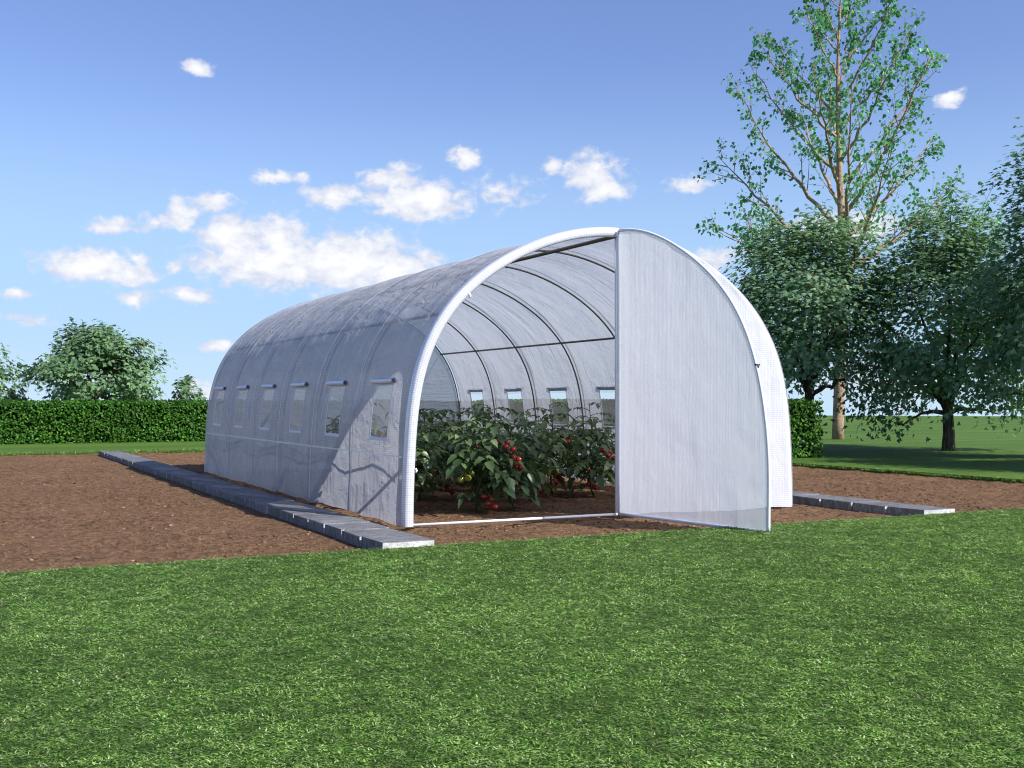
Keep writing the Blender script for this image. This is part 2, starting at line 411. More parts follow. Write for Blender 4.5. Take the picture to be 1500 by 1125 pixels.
# ------------------------------------------------------------------ ground: lawn with the bed cut out
BX0, BX1, BY0, BY1 = -7.0, 5.35, -1.055, 11.5
CAMXY = np.array([-4.18, -6.64])
def ground_drop(x, y):
    d = np.hypot(x - CAMXY[0], y - CAMXY[1]); t = np.maximum(0, d - 58)
    return -np.where(t < 30, .0008 * t * t, .0008 * 900 + (t - 30) * .048)
def lawn():
    def lines(a, b):
        l = list(np.arange(-100, 101, 4.0)) + [a, b] + [s * v for v in (125, 160, 220, 320, 500, 800, 1300, 2000) for s in (-1, 1)]
        l = sorted(set(l))
        return np.array([v for v in l if v in (a, b) or min(abs(v - a), abs(v - b)) > .6])
    xs, ys = lines(BX0, BX1), lines(BY0, BY1)
    X, Y = np.meshgrid(xs, ys); Z = ground_drop(X, Y) + .02
    V = np.stack([X, Y, Z], -1).reshape(-1, 3); nx = len(xs)
    Q = []
    for j in range(len(ys) - 1):
        for i in range(nx - 1):
            if BX0 <= xs[i] and xs[i + 1] <= BX1 and BY0 <= ys[j] and ys[j + 1] <= BY1: continue
            Q.append((j * nx + i, j * nx + i + 1, (j + 1) * nx + i + 1, (j + 1) * nx + i))
    Q = np.array(Q); cxy = V[Q].mean(1)
    under = (cxy[:, 1] < BY0) & (cxy[:, 1] > -8) & (abs(cxy[:, 0]) < 8)
    a = Acc(); a.add(V, [Q])
    for (x0, y0, x1, y1) in ((BX0, BY0, BX1, BY0), (BX1, BY0, BX1, BY1), (BX1, BY1, BX0, BY1), (BX0, BY1, BX0, BY0)):
        a.add([(x0, y0, .02), (x1, y1, .02), (x1, y1, -.09), (x0, y0, -.09)], [np.array([(0, 1, 2, 3)])])
    idx = np.concatenate([under.astype(int), np.zeros(4, int)])
    tag(a.build('lawn', [M['lawn'], M['thatch']], mat_idx=idx), kind='structure')
lawn()

def soil_height(x, y):
    h = .008 * fbm(x * 2.2, y * 2.2, 2, 3) + .005 * fbm(x * 7, y * 9, 2, 7) + .0075 * fbm(x * 21, y * 25, 2, 15)
    r = .010 * vnoise(x * 1.4 + y * 5.5, y * 1.2 - x * .5, 31)
    flat = np.clip((np.abs(np.abs(x) - 1.962) - .15) / .22, 0, 1)
    return (h + r - .008) * (.12 + .88 * flat) - .008 - .004 * flat
def soil():
    xs = np.arange(BX0, BX1 + .001, (BX1 - BX0) / 500); ys = np.arange(BY0, BY1 + .001, (BY1 - BY0) / 500)
    X, Y = np.meshgrid(xs, ys); Z = soil_height(X, Y)
    V = np.stack([X, Y, Z], -1).reshape(-1, 3); nx, ny = len(xs), len(ys)
    i = np.arange(nx - 1)[None, :]; j = np.arange(ny - 1)[:, None] * nx
    Q = np.stack([i + j, i + j + 1, i + j + 1 + nx, i + j + nx], -1).reshape(-1, 4)
    tag(mk('soil', V, [Q], M['soil'], smooth=True), kind='structure')
soil()

def clods():
    r = rs(5)
    t = (1 + 5 ** .5) / 2
    IV = np.array([(-1, t, 0), (1, t, 0), (-1, -t, 0), (1, -t, 0), (0, -1, t), (0, 1, t), (0, -1, -t), (0, 1, -t), (t, 0, -1), (t, 0, 1), (-t, 0, -1), (-t, 0, 1)]) / 1.9
    IF = np.array([(0, 11, 5), (0, 5, 1), (0, 1, 7), (0, 7, 10), (0, 10, 11), (1, 5, 9), (5, 11, 4), (11, 10, 2), (10, 7, 6), (7, 1, 8), (3, 9, 4), (3, 4, 2), (3, 2, 6), (3, 6, 8), (3, 8, 9), (4, 9, 5), (2, 4, 11), (6, 2, 10), (8, 6, 7), (9, 8, 1)])
    n = 24000
    x = r.uniform(-4.9, BX1, n); y = BY0 + (BY1 - BY0) * r.uniform(0, 1, n) ** 1.6
    keep = ((x < -2.13) | (x > -1.79)) & ((x < 1.78) | (x > 2.14)) & (fbm(x * 1.5, y * 1.5, 2, 77) > r.uniform(-.9, .5, n))
    x, y = x[keep], y[keep]; n = len(x)
    s = .003 + .0085 * r.uniform(0, 1, n) ** 2.6
    V = IV[None] * (s[:, None, None] * r.uniform(.6, 1.35, (n, 12, 1))) * np.stack([r.uniform(.8, 1.5, n), r.uniform(.8, 1.5, n), r.uniform(.5, .9, n)], -1)[:, None, :]
    V += np.stack([x, y, soil_height(x, y) + s * .2], -1)[:, None, :]
    F = IF[None] + (np.arange(n) * 12)[:, None, None]
    tag(mk('soil_clods', V, [F.reshape(-1, 3)], M['clods'], smooth=True), 'small brown crumbs and clods scattered over the tilled bed', 'soil clods', kind='stuff')
clods()

def blades(name, x, y, z, h, w, seed, label, flat=False):
    r = rs(seed); n = len(x)
    yaw = r.uniform(0, 2 * PI, n); lean = r.uniform(.7, 1.75, n)
    dx, dy = np.cos(yaw), np.sin(yaw); px, py = -dy, dx
    h = h * r.uniform(.55, 1.25, n); w = w * r.uniform(.7, 1.3, n)
    tip = r.uniform(-.12, .62, n); z = z + (r.uniform(0, .011, n) if flat else 0)
    def pt(t, side):
        out = h * np.sin(lean * t) * t ** .8; up = h * np.cos(lean * t * .9) * t
        if flat: out = h * t; up = h * t * np.sin(tip) * (1 - .45 * t)
        ww = w * side * (1 - .55 * t)
        return np.stack([x + dx * out + px * ww, y + dy * out + py * ww, z + up], -1)
    V = np.stack([pt(0, -.5), pt(0, .5), pt(.55, .5), pt(.55, -.5), pt(1, 0)], 1)
    b = (np.arange(n) * 5)[:, None]
    o = mk(name, V, [b + np.array([[0, 1, 2, 3]]), b + np.array([[3, 2, 4]])], M['blade'])
    return tag(o, label, 'grass', kind='stuff')

def lawn_blades():
    r = rs(8)
    F = np.array([math.sin(.4688), math.cos(.4688)]); R = np.array([F[1], -F[0]])
    N0 = 1750000
    # distance from the camera: dense near, thinning out further away
    d = 1.75 + (9.3 - 1.75) * r.uniform(0, 1, N0) ** 1.15
    lat = r.uniform(-.56, .56, N0)
    out_ = np.arange(N0) >= 1350000         # a thinner fringe to both sides of the view
    lat[out_] = r.choice([-1, 1], out_.sum()) * (.55 + .75 * r.uniform(0, 1, out_.sum()) ** 1.5)
    lat = lat * d
    keep = r.uniform(0, 1, N0) < (d / 9.3) ** .35
    P = CAMXY + F * d[:, None] + R * lat[:, None]
    x, y = P[:, 0], P[:, 1]
    edge = BY0 + .022 * vnoise(x * 5, x * 0, 3) + .014 * vnoise(x * 27, x * 0, 5)
    keep &= (y < edge)
    keep &= ~((x > -2.12) & (x < -1.80) & (y > -1.07)) & ~((x > 1.80) & (x < 2.12) & (y > -1.07))
    clump = .62 * vnoise(x * 26, y * 26, 71) + .38 * vnoise(x * 9, y * 9, 72)
    keep &= clump > r.uniform(-1.5, .0, N0)
    x, y, d = x[keep], y[keep], d[keep]
    blades('lawn_grass', x, y, np.full(len(x), .017), .0098 + .0013 * d, .0021 + .00042 * d, 21, 'short green grass blades of the lawn in front of the bed', True)
    # tufts along the other edges of the bed
    n = 6500
    x = r.uniform(-6.5, BX1, n); y = BY1 + r.uniform(-.035, .10, n)
    x2 = BX1 + r.uniform(-.03, .07, 7500); y2 = r.uniform(BY0, BY1, 7500)
    x = np.concatenate([x, x2]); y = np.concatenate([y, y2])
    blades('edge_grass', x, y, np.full(len(x), -.005), np.concatenate([np.full(n, .075), np.full(7500, .05)]), .007, 22, 'tufts of grass along the back and right edges of the bed')
lawn_blades()

# ------------------------------------------------------------------ paving slabs
def slab_mesh(seed, whole=False):
    r = rs(seed)
    import bmesh
    bm = bmesh.new()
    # footprint with a rebate at both front corners, where the pale cut stone shows between the slabs
    fp = [(-.148, -.149), (-.124, -.149), (-.124, -.1655), (.124, -.1655), (.124, -.149), (.148, -.149), (.148, .1665), (-.148, .1665)]
    if whole: fp = [(-.148, -.1655), (-.12, -.1655), (-.05, -.1655), (.05, -.1655), (.12, -.1655), (.148, -.1655), (.148, .1665), (-.148, .1665)]
    lo = [bm.verts.new((x, y, -.03)) for x, y in fp]; hi = [bm.verts.new((x, y, .05)) for x, y in fp]
    bm.faces.new(hi); bm.faces.new(lo[::-1])
    for k in range(8):
        f = bm.faces.new((lo[k], lo[(k + 1) % 8], hi[(k + 1) % 8], hi[k])); f.material_index = 1 if k in (0, 1, 2, 3, 4) else 0
    bm.normal_update()
    bmesh.ops.bevel(bm, geom=[e for e in bm.edges if all(v.co.z > .04 for v in e.verts)], offset=.003, segments=1, affect='EDGES')
    for v in bm.verts:
        v.co += Vector(r.uniform(-.0012, .0012, 3))
    me = bpy.data.meshes.new('paving_slab'); bm.to_mesh(me); bm.free()
    me.materials.append(M['granite']); me.materials.append(M['granite_end'])
    return me
slabs = [slab_mesh(k) for k in range(4)]; first_slab = slab_mesh(9, True)
def slab_row(xc, y0, y1, pitch, side):
    r = rs(3 if xc < 0 else 4)
    n = int(round((y1 - y0) / pitch))
    for k in range(n):
        o = bpy.data.objects.new('paving_slab', first_slab if k == 0 else slabs[r.randint(4)]); link(o)
        o.location = (xc + r.uniform(-.003, .003), y0 + (k + .5) * pitch, r.uniform(-.003, .003))
        o.rotation_euler = (r.uniform(-.003, .003), r.uniform(-.003, .003), r.uniform(-.004, .004))
        g = 'granite slabs in the row along the %s side of the polytunnel' % side
        if k == 0:
            lab = 'grey granite slab with pale front end against the lawn, first of the row along the %s side of the polytunnel' % ('rolled flap' if side == 'shaded' else 'sunny')
            lab = ('pale-ended grey slab ending the long shaded paving row at the front lawn' if side == 'shaded'
                   else 'pale-ended grey slab ending the short visible paving row beyond the open door')
        elif k == n - 1 and side == 'shaded':
            lab = 'farthest slab of the long paving row, against the back lawn'
        else:
            lab = ('grey granite slab within the long paving row beside the windowed tunnel wall' if side == 'shaded'
                   else 'grey granite slab within the paving row past the door side of the tunnel')
        tag(o, lab, 'paving slab', g, 'thing')
slab_row(-1.962, -1.057, 11.04, .336, 'shaded')
slab_row(1.962, -1.057, 11.04, .336, 'sunny')

# ------------------------------------------------------------------ polytunnel
LEN = 6.07
RC = [1.8346, -0.2087, -0.0502, -0.0051, 0.0077, 0.0012]
def prad(t): return sum(c * np.cos(2 * k * t) for k, c in enumerate(RC))
_t = np.linspace(PI, 0, 2001)
_x = prad(_t) * np.cos(_t); _z = prad(_t) * np.sin(_t)
_s = np.concatenate([[0], np.cumsum(np.hypot(np.diff(_x), np.diff(_z)))])
SLEN = _s[-1]
_tx = np.gradient(_x, _s); _tz = np.gradient(_z, _s)
_nx, _nz = -_tz, _tx           # outward for travel left -> top -> right
def prof(s, off=0.0):
    s = np.asarray(s, float)
    x = np.interp(s, _s, _x); z = np.interp(s, _s, _z); nx = np.interp(s, _s, _nx); nz = np.interp(s, _s, _nz)
    l = np.hypot(nx, nz)
    return x + off * nx / l, z + off * nz / l
def s_at_z(z, side):
    m = _s < SLEN / 2
    v = np.interp(z, _z[m], _s[m])
    return v if side < 0 else SLEN - v
WZ0, WZ1 = .555, .905
HOOPS = [.03 + k * (LEN - .06) / 6 for k in range(7)]
WINY = [(HOOPS[k] + HOOPS[k + 1]) / 2 for k in range(6)]
WW = .165
tunnel = tag(empty('polytunnel', (0, 0, 0)), 'long white arched polytunnel with one front door leaf swung open', 'polytunnel')

def cover_disp(S, Y):
    fr = (Y - HOOPS[0]) / (HOOPS[1] - HOOPS[0]); fr = fr - np.floor(fr)
    top = np.clip(np.sin(PI * S / SLEN), 0, 1)
    sag = -.028 * np.sin(PI * fr) ** 2 * (.25 + .75 * top ** 1.5)
    wr = .006 * fbm(S * 1.3, Y * 15, 2, 40) * np.clip(.4 + vnoise(S * 2, Y * 1.5, 44), 0, 1) + .004 * fbm(S * 3, Y * 3, 2, 50)
    edge = np.clip(np.minimum(Y, LEN - Y) / .15, 0, 1)
    return (sag + wr) * edge

def build_cover():
    sl = [s_at_z(WZ0, -1), s_at_z(WZ1, -1)]; sr = [SLEN - sl[1], SLEN - sl[0]]
    S = np.array(sorted(list(np.linspace(0, sl[0], 18)) + list(np.linspace(sl[0], sl[1], 14))[1:] + list(np.linspace(sl[1], sr[0], 120))[1:] + list(np.linspace(sr[0], sr[1], 14))[1:] + list(np.linspace(sr[1], SLEN, 18))[1:]))
    ys = [0.0]
    for w in WINY:
        ys += [w - WW, w + WW]
    ys.append(LEN)
    Y = []
    for a, b in zip(ys[:-1], ys[1:]):
        Y += list(np.linspace(a, b, 26))[:-1]
    Y.append(LEN); Y = np.array(Y)
    SS, YY = np.meshgrid(S, Y)
    d = cover_disp(SS, YY)
    X, Z = prof(SS.ravel(), 0)
    X0, Z0 = prof(SS.ravel(), 1.0)
    X = X + (X0 - X) * d.ravel(); Z = Z + (Z0 - Z) * d.ravel()
    hem = np.clip(1 - np.minimum(SS, SLEN - SS) / .25, 0, 1).ravel()
    Z = Z + hem * .008 * vnoise(YY.ravel() * 4, SS.ravel() * 0, 61) + .006 * hem
    V = np.stack([X, YY.ravel(), Z], -1)
    ns = len(S)
    i = np.arange(ns - 1)[None, :]; j = np.arange(len(Y) - 1)[:, None] * ns
    Q = np.stack([i + j, i + j + 1, i + j + 1 + ns, i + j + ns], -1)
    sm = (S[:-1] + S[1:]) / 2; ym = (Y[:-1] + Y[1:]) / 2
    ins = ((sm > sl[0]) & (sm < sl[1])) | ((sm > sr[0]) & (sm < sr[1]))
    iny = np.zeros(len(ym), bool)
    for w in WINY: iny |= (ym > w - WW) & (ym < w + WW)
    keep = ~(iny[:, None] & ins[None, :])
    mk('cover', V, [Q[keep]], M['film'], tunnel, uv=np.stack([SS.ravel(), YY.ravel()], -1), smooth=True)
build_cover()

def strip(S, offs, ys, name, mat, parent):
    """sheet over the arch: rows at (offset, y)"""
    rows = []; uvs = []
    for k, (o_, y_) in enumerate(zip(offs, ys)):
        x, z = prof(S, o_)
        rows.append(np.stack([x, np.full(len(S), y_), np.maximum(z, .004)], -1)); uvs.append(np.stack([S, np.full(len(S), k * .0145 * 1.0)], -1))
    n = len(S); V = np.concatenate(rows)
    i = np.arange(n - 1)[None, :]; j = np.arange(len(offs) - 1)[:, None] * n
    Q = np.stack([i + j, i + j + 1, i + j + 1 + n, i + j + n], -1).reshape(-1, 4)
    return mk(name, V, [Q], mat, parent, uv=np.concatenate(uvs), smooth=True)

SA = np.linspace(0, SLEN * .503, 90)
strip(SA, [.002, .004, -.002, -.014, -.03, -.045, -.058, -.064, -.064, -.06], [.035, -.004, -.018, -.026, -.028, -.027, -.022, -.010, .01, .03], 'front_border', M['film_border'], tunnel)
for y in HOOPS[1:]:
    wr = [.004, .005, .005, .004]
    strip(np.linspace(0, SLEN, 160), wr, [y - .010, y - .004, y + .004, y + .010], 'seam_strip', M['seam'], tunnel)
def low_seam(side):
    rows = [s_at_z(.435, side), s_at_z(.447, side)]
    Y = np.linspace(.05, LEN - .03, 120)
    V = []
    for s_ in rows:
        S = np.full(len(Y), s_); x, z = prof(S, 0.004); x1, z1 = prof(S, 1.0); x0, z0 = prof(S, 0)
        d = cover_disp(S, Y)
        V.append(np.stack([x + (x1 - x0) * d, Y, z + (z1 - z0) * d], -1))
    n = len(Y); i = np.arange(n - 1)
    mk('side_seam', np.concatenate(V), [np.stack([i, i + 1, i + 1 + n, i + n], -1)], M['seam'], tunnel,
       uv=np.concatenate([np.stack([Y, Y * 0], -1), np.stack([Y, Y * 0 + .012], -1)]))
low_seam(-1); low_seam(1)

SH = np.linspace(.0, SLEN, 70)
for k, y in enumerate(HOOPS):
    x, z = prof(SH, -.036 if 0 < k < 6 else -.03)
    V, P = tube(np.stack([x, np.full(len(SH), y), np.maximum(z, 0)], -1), .0082, 8)
    mk('hoop', V, P, M['steel'], tunnel, smooth=True)
V, P = tube([(0.0, .0, 1.948), (0.0, 3, 1.948), (0.0, LEN, 1.948)], .0145, 8); mk('ridge_pole', V, P, M['steel'], tunnel, smooth=True)
for sd_ in (-1, 1):
    V, P = tube([(sd_ * 1.268, .02, 1.37), (sd_ * 1.268, 3, 1.37), (sd_ * 1.268, LEN - .02, 1.37)], .0100, 8); mk('purlin', V, P, M['steel'], tunnel, smooth=True)
    for a, b in ((.95, .05), (LEN - .95, LEN - .05)):
        V, P = tube([(sd_ * 1.545, a, .01), (sd_ * 1.538, (a + b) / 2, .2), (sd_ * 1.53, b, .40)], .0105, 8); mk('brace', V, P, M['steel'], tunnel, smooth=True)

for sd_ in (-1, 1):  # added dark zigzag strip inside each wall, standing in for a shadow
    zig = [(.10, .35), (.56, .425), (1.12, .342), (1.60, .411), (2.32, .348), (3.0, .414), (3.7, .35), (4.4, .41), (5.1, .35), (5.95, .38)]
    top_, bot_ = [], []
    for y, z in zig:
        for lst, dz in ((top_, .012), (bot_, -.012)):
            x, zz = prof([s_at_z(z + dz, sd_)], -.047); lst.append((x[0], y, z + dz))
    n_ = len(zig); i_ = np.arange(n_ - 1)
    mk('shadow_band', top_ + bot_, [np.stack([i_, i_ + 1, i_ + 1 + n_, i_ + n_], -1)], M['shadow_band'], tunnel)

def arch_half(z, off=-.03):
    """inner half width of the arch at height z"""
    m = _s > SLEN / 2
    x, zz = prof(_s[m], off)
    return np.interp(z, zz[::-1], x[::-1])
def end_wall(name, y, x0f, mat, wob, seed, zmin=.004, off=-.03, fold=0.0):
    zt = 1.996 + off
    zr = np.concatenate([np.linspace(zmin, 1.5, 60), zt - (zt - 1.5) * np.linspace(1, 0, 60)[1:] ** 2 * 1.0])
    U = np.linspace(0, 1, 70)
    V = []; uv = []
    for z in zr:
        xr = arch_half(z, off); xl = x0f(xr)
        X = xl + (xr - xl) * U
        hem = max(0, 1 - z / .12)
        dz = hem * .010 * vnoise(X * 3 + seed, X * 0, seed)
        d = wob * (fbm(X * 11, np.full_like(X, z * 2.2), 2, seed) * .5 + fbm(X * 5, np.full_like(X, z * 4), 2, seed + 5) * .5) * np.minimum(1, np.minimum(U, 1 - U) * 12)
        fd = fold * np.clip((U - .955) / .045, 0, 1) ** 2
        V.append(np.stack([X, y + d + fd, z + dz], -1)); uv.append(np.stack([X, np.full_like(X, z)], -1))
    n = len(U); i = np.arange(n - 1)[None, :]; j = np.arange(len(zr) - 1)[:, None] * n
    Q = np.stack([i + j, i + j + 1, i + j + 1 + n, i + j + n], -1).reshape(-1, 4)
    return mk(name, np.concatenate(V), [Q], mat, tunnel, uv=np.concatenate(uv), smooth=True)
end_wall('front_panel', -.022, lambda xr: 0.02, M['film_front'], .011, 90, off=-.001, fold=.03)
end_wall('back_wall', LEN - .005, lambda xr: -xr, M['film'], .008, 95)

V, P = tube([(-1.54, -.012, .012), (0, -.012, .012)], .0092, 8); mk('sill', V, P, M['white_tube'], tunnel, smooth=True)
V, P = tube([(.022, .030, 0), (.022, .030, 1.0), (.022, .030, 1.945)], .010, 10); mk('door_post', V, P, M['white_tube'], tunnel, smooth=True)

# door leaf, hinged on the middle post
def door():
    P_ = np.array([(1.343, 0), (1.35, .2), (1.352, .339), (1.332, .583), (1.262, .974), (1.150, 1.248), (1.021, 1.430), (.845, 1.610), (.598, 1.778), (.336, 1.897), (.13, 1.952), (0, 1.965)])
    th = np.arctan2(P_[:, 1], P_[:, 0]); r = np.hypot(P_[:, 0], P_[:, 1])
    A = np.array([np.cos(2 * k * th) for k in range(6)]).T
    w = np.linalg.lstsq(A, r, rcond=None)[0]
    t = np.linspace(0, PI / 2, 60)
    rr = sum(w[k] * np.cos(2 * k * t) for k in range(6))
    ex, ez = rr * np.cos(t), rr * np.sin(t)
    e = np.array([.206, -1.327]); e = e / np.linalg.norm(e)
    nrm = np.array([-e[1], e[0]])
    H = np.array([-.004, -.045])
    def W(u, z, d=0):
        u = np.asarray(u, float); z = np.asarray(z, float); d = np.broadcast_to(d, u.shape)
        return np.stack([H[0] + e[0] * u + nrm[0] * d, H[1] + e[1] * u + nrm[1] * d, z + .018], -1)
    zr = np.concatenate([np.linspace(0.004, 1.5, 70), 1.955 - (1.955 - 1.5) * np.linspace(1, 0, 60)[1:] ** 2])
    U = np.linspace(0, 1, 70); VV = []; uv = []
    for z in zr:
        wd = np.interp(z, ez, ex); X = U * wd
        d = .006 * (fbm(X * 9, np.full_like(X, z * 1.8), 2, 120) * .5 + fbm(X * 4, np.full_like(X, z * 3), 2, 130) * .5) * np.minimum(1, np.minimum(U, 1 - U) * 10)
        VV.append(W(X, np.full_like(X, z), d)); uv.append(np.stack([X, np.full_like(X, z)], -1))
    n = len(U); i = np.arange(n - 1)[None, :]; j = np.arange(len(zr) - 1)[:, None] * n
    Q = np.stack([i + j, i + j + 1, i + j + 1 + n, i + j + n], -1).reshape(-1, 4)
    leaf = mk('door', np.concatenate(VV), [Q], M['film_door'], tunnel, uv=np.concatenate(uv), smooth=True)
    a = Acc()
    for pts in (W(ex, ez), W(np.linspace(0, ex[0], 8), np.zeros(8)), W(np.zeros(8), np.linspace(0, ez[-1], 8))):
        a.add(*tube(pts, .0098, 8))
    a.build('door_frame', M['white_tube'], leaf, smooth=True)
    # small black latch on the curved edge
    k = np.argmin(abs(ez - .965)); c = W(ex[k], ez[k])
    a = Acc(); 
    a.add(*tube([c + (0, 0, -.018), c + (.004, -.012, 0), c + (0, 0, .018)], .0055, 6))
    a.add(*tube([c + (-.016, 0, .012), c + (.016, -.01, .012)], .005, 6))
    a.build('latch', M['black_plastic'], leaf, smooth=True)
door()

# film clips on the border
for s_ in (s_at_z(1.53, -1), s_at_z(.36, -1)):
    x, z = prof([s_], -.066)
    a = Acc(); a.add(*tube([(x[0] - .002, -.022, z[0] - .014), (x[0] + .004, -.026, z[0]), (x[0] - .002, -.022, z[0] + .014)], .007, 6))
    a.build('clip', M['white_trim'], tunnel, smooth=True)

def windows():
    for side in (-1, 1):
        for w in WINY:
            s0, s1 = s_at_z(WZ0, side), s_at_z(WZ1, side)
            if side > 0: s0, s1 = SLEN - s_at_z(WZ0, -1), SLEN - s_at_z(WZ1, -1)
            S = np.linspace(s0, s1, 12)
            def pos(s, y, off):
                s = np.asarray(s, float); y = np.broadcast_to(np.asarray(y, float), s.shape)
                x0, z0 = prof(s, 0); x1, z1 = prof(s, 1.0); d = cover_disp(s, y) + off
                return np.stack([x0 + (x1 - x0) * d, y, z0 + (z1 - z0) * d], -1)
            # frame: four strips, mitred, proud of the film
            fw = .014; ds = fw if side < 0 else -fw
            rows = [(np.linspace(s0 - ds, s1 + ds, 14), w - WW - fw, np.linspace(s0, s1, 14), w - WW),
                    (np.linspace(s0 - ds, s1 + ds, 14), w + WW + fw, np.linspace(s0, s1, 14), w + WW)]
            a = Acc()
            for So, yo, Si, yi in rows:
                o_ = np.concatenate([pos(So, yo, .005), pos(Si, yi, .005)]); n = 14; i = np.arange(n - 1)
                a.add(o_, [np.stack([i, i + 1, i + 1 + n, i + n], -1)])
            for ss, sg in ((s0, -1), (s1, 1)):
                Yo = np.linspace(w - WW - fw, w + WW + fw, 8); Yi = np.linspace(w - WW, w + WW, 8)
                wd = 1.6 if ss == s0 else 1
                o_ = np.concatenate([pos(np.full(8, ss + sg * ds * wd), Yo, .005), pos(np.full(8, ss), Yi, .005)]); i = np.arange(7)
                a.add(o_, [np.stack([i, i + 1, i + 9, i + 8], -1)])
            win = a.build('window', M['white_trim'], tunnel)
            Y = np.linspace(w - WW, w + WW, 10)
            SS, YY = np.meshgrid(S, Y)
            V = pos(SS.ravel(), YY.ravel(), .0005)
            n = len(S); i = np.arange(n - 1)[None, :]; j = np.arange(9)[:, None] * n
            mk('pane', V, [np.stack([i + j, i + j + 1, i + j + 1 + n, i + j + n], -1).reshape(-1, 4)], M['pane'], win, uv=np.stack([SS.ravel(), YY.ravel()], -1), smooth=True)
            # rolled-up flap: a spiral of film above the window
            t = np.linspace(0, 1, 40); ang = t * 2 * PI * 2.6; rr = .007 + .015 * t
            c = pos(np.array([s1 + ds * 1.9]), w, .022)[0]
            cx = c[0] + rr * np.cos(ang) * (1 if side < 0 else -1); cz = c[2] + rr * np.sin(ang)
            L = .205; ys = [w - L, w, w + L]
            V = np.concatenate([np.stack([cx, np.full(40, y), cz + .002 * math.sin(9 * y)], -1) for y in ys]); i = np.arange(39)[None, :]; j = (np.arange(2) * 40)[:, None]
            uv = np.concatenate([np.stack([t * .3, np.full(40, y)], -1) for y in ys])
            mk('rolled_flap', V, [np.stack([i + j, i + j + 1, i + j + 41, i + j + 40], -1).reshape(-1, 4)], M['film_flap'], win, uv=uv, smooth=True)
windows()

# ------------------------------------------------------------------ tomato plants
def leaflet(L, W, r):
    """lobed, folded, drooping leaflet along +x, up +z : 6 stations x 3"""
    st = np.array([0, .14, .32, .46, .62, .78, 1.0]); wd = np.array([.10, .75, 1.0, .78, .84, .45, .02]) * W
    droop = r.uniform(.25, .7); fold = r.uniform(.15, .45)
    V = []
    for s, w in zip(st, wd):
        x = L * s * (1 - .12 * droop * s); z = -L * droop * .55 * s * s
        V += [(x - w * .12, w, z + fold * w), (x, 0, z), (x - w * .12, -w, z + fold * w)]
    V = np.array(V); V += r.normal(0, L * .012, V.shape)
    Q = []
    for k in range(len(st) - 1):
        a = k * 3
        Q += [(a, a + 1, a + 4, a + 3), (a + 1, a + 2, a + 5, a + 4)]
    return V, np.array(Q)

def frame(fwd, up=(0, 0, 1)):
    f = np.array(fwd, float); f /= np.linalg.norm(f) + 1e-9
    u = np.array(up, float); u = u - f * (u @ f); u /= np.linalg.norm(u) + 1e-9
    return np.stack([f, np.cross(u, f), u])   # rows: x,y,z axes

UV_SPH = None
def sphere(c, r, seg=12, rings=8, squash=.9):
    V = [(c[0], c[1], c[2] + r * squash * .93)]
    for i in range(1, rings):
        p = PI * i / rings
        for k in range(seg):
            a = 2 * PI * k / seg
            rad = r * math.sin(p) * (1 + .03 * math.cos(5 * a) * (1 if i < rings / 2 else .3))
            V.append((c[0] + rad * math.cos(a), c[1] + rad * math.sin(a), c[2] + r * squash * math.cos(p)))
    V.append((c[0], c[1], c[2] - r * squash))
    T = []; Q = []
    for k in range(seg):
        T.append((0, 1 + k, 1 + (k + 1) % seg)); b = 1 + (rings - 2) * seg
        T.append((len(V) - 1, b + (k + 1) % seg, b + k))
    for i in range(rings - 2):
        for k in range(seg):
            a = 1 + i * seg
            Q.append((a + k, a + seg + k, a + seg + (k + 1) % seg, a + (k + 1) % seg))
    return np.array(V), [np.array(T), np.array(Q)]

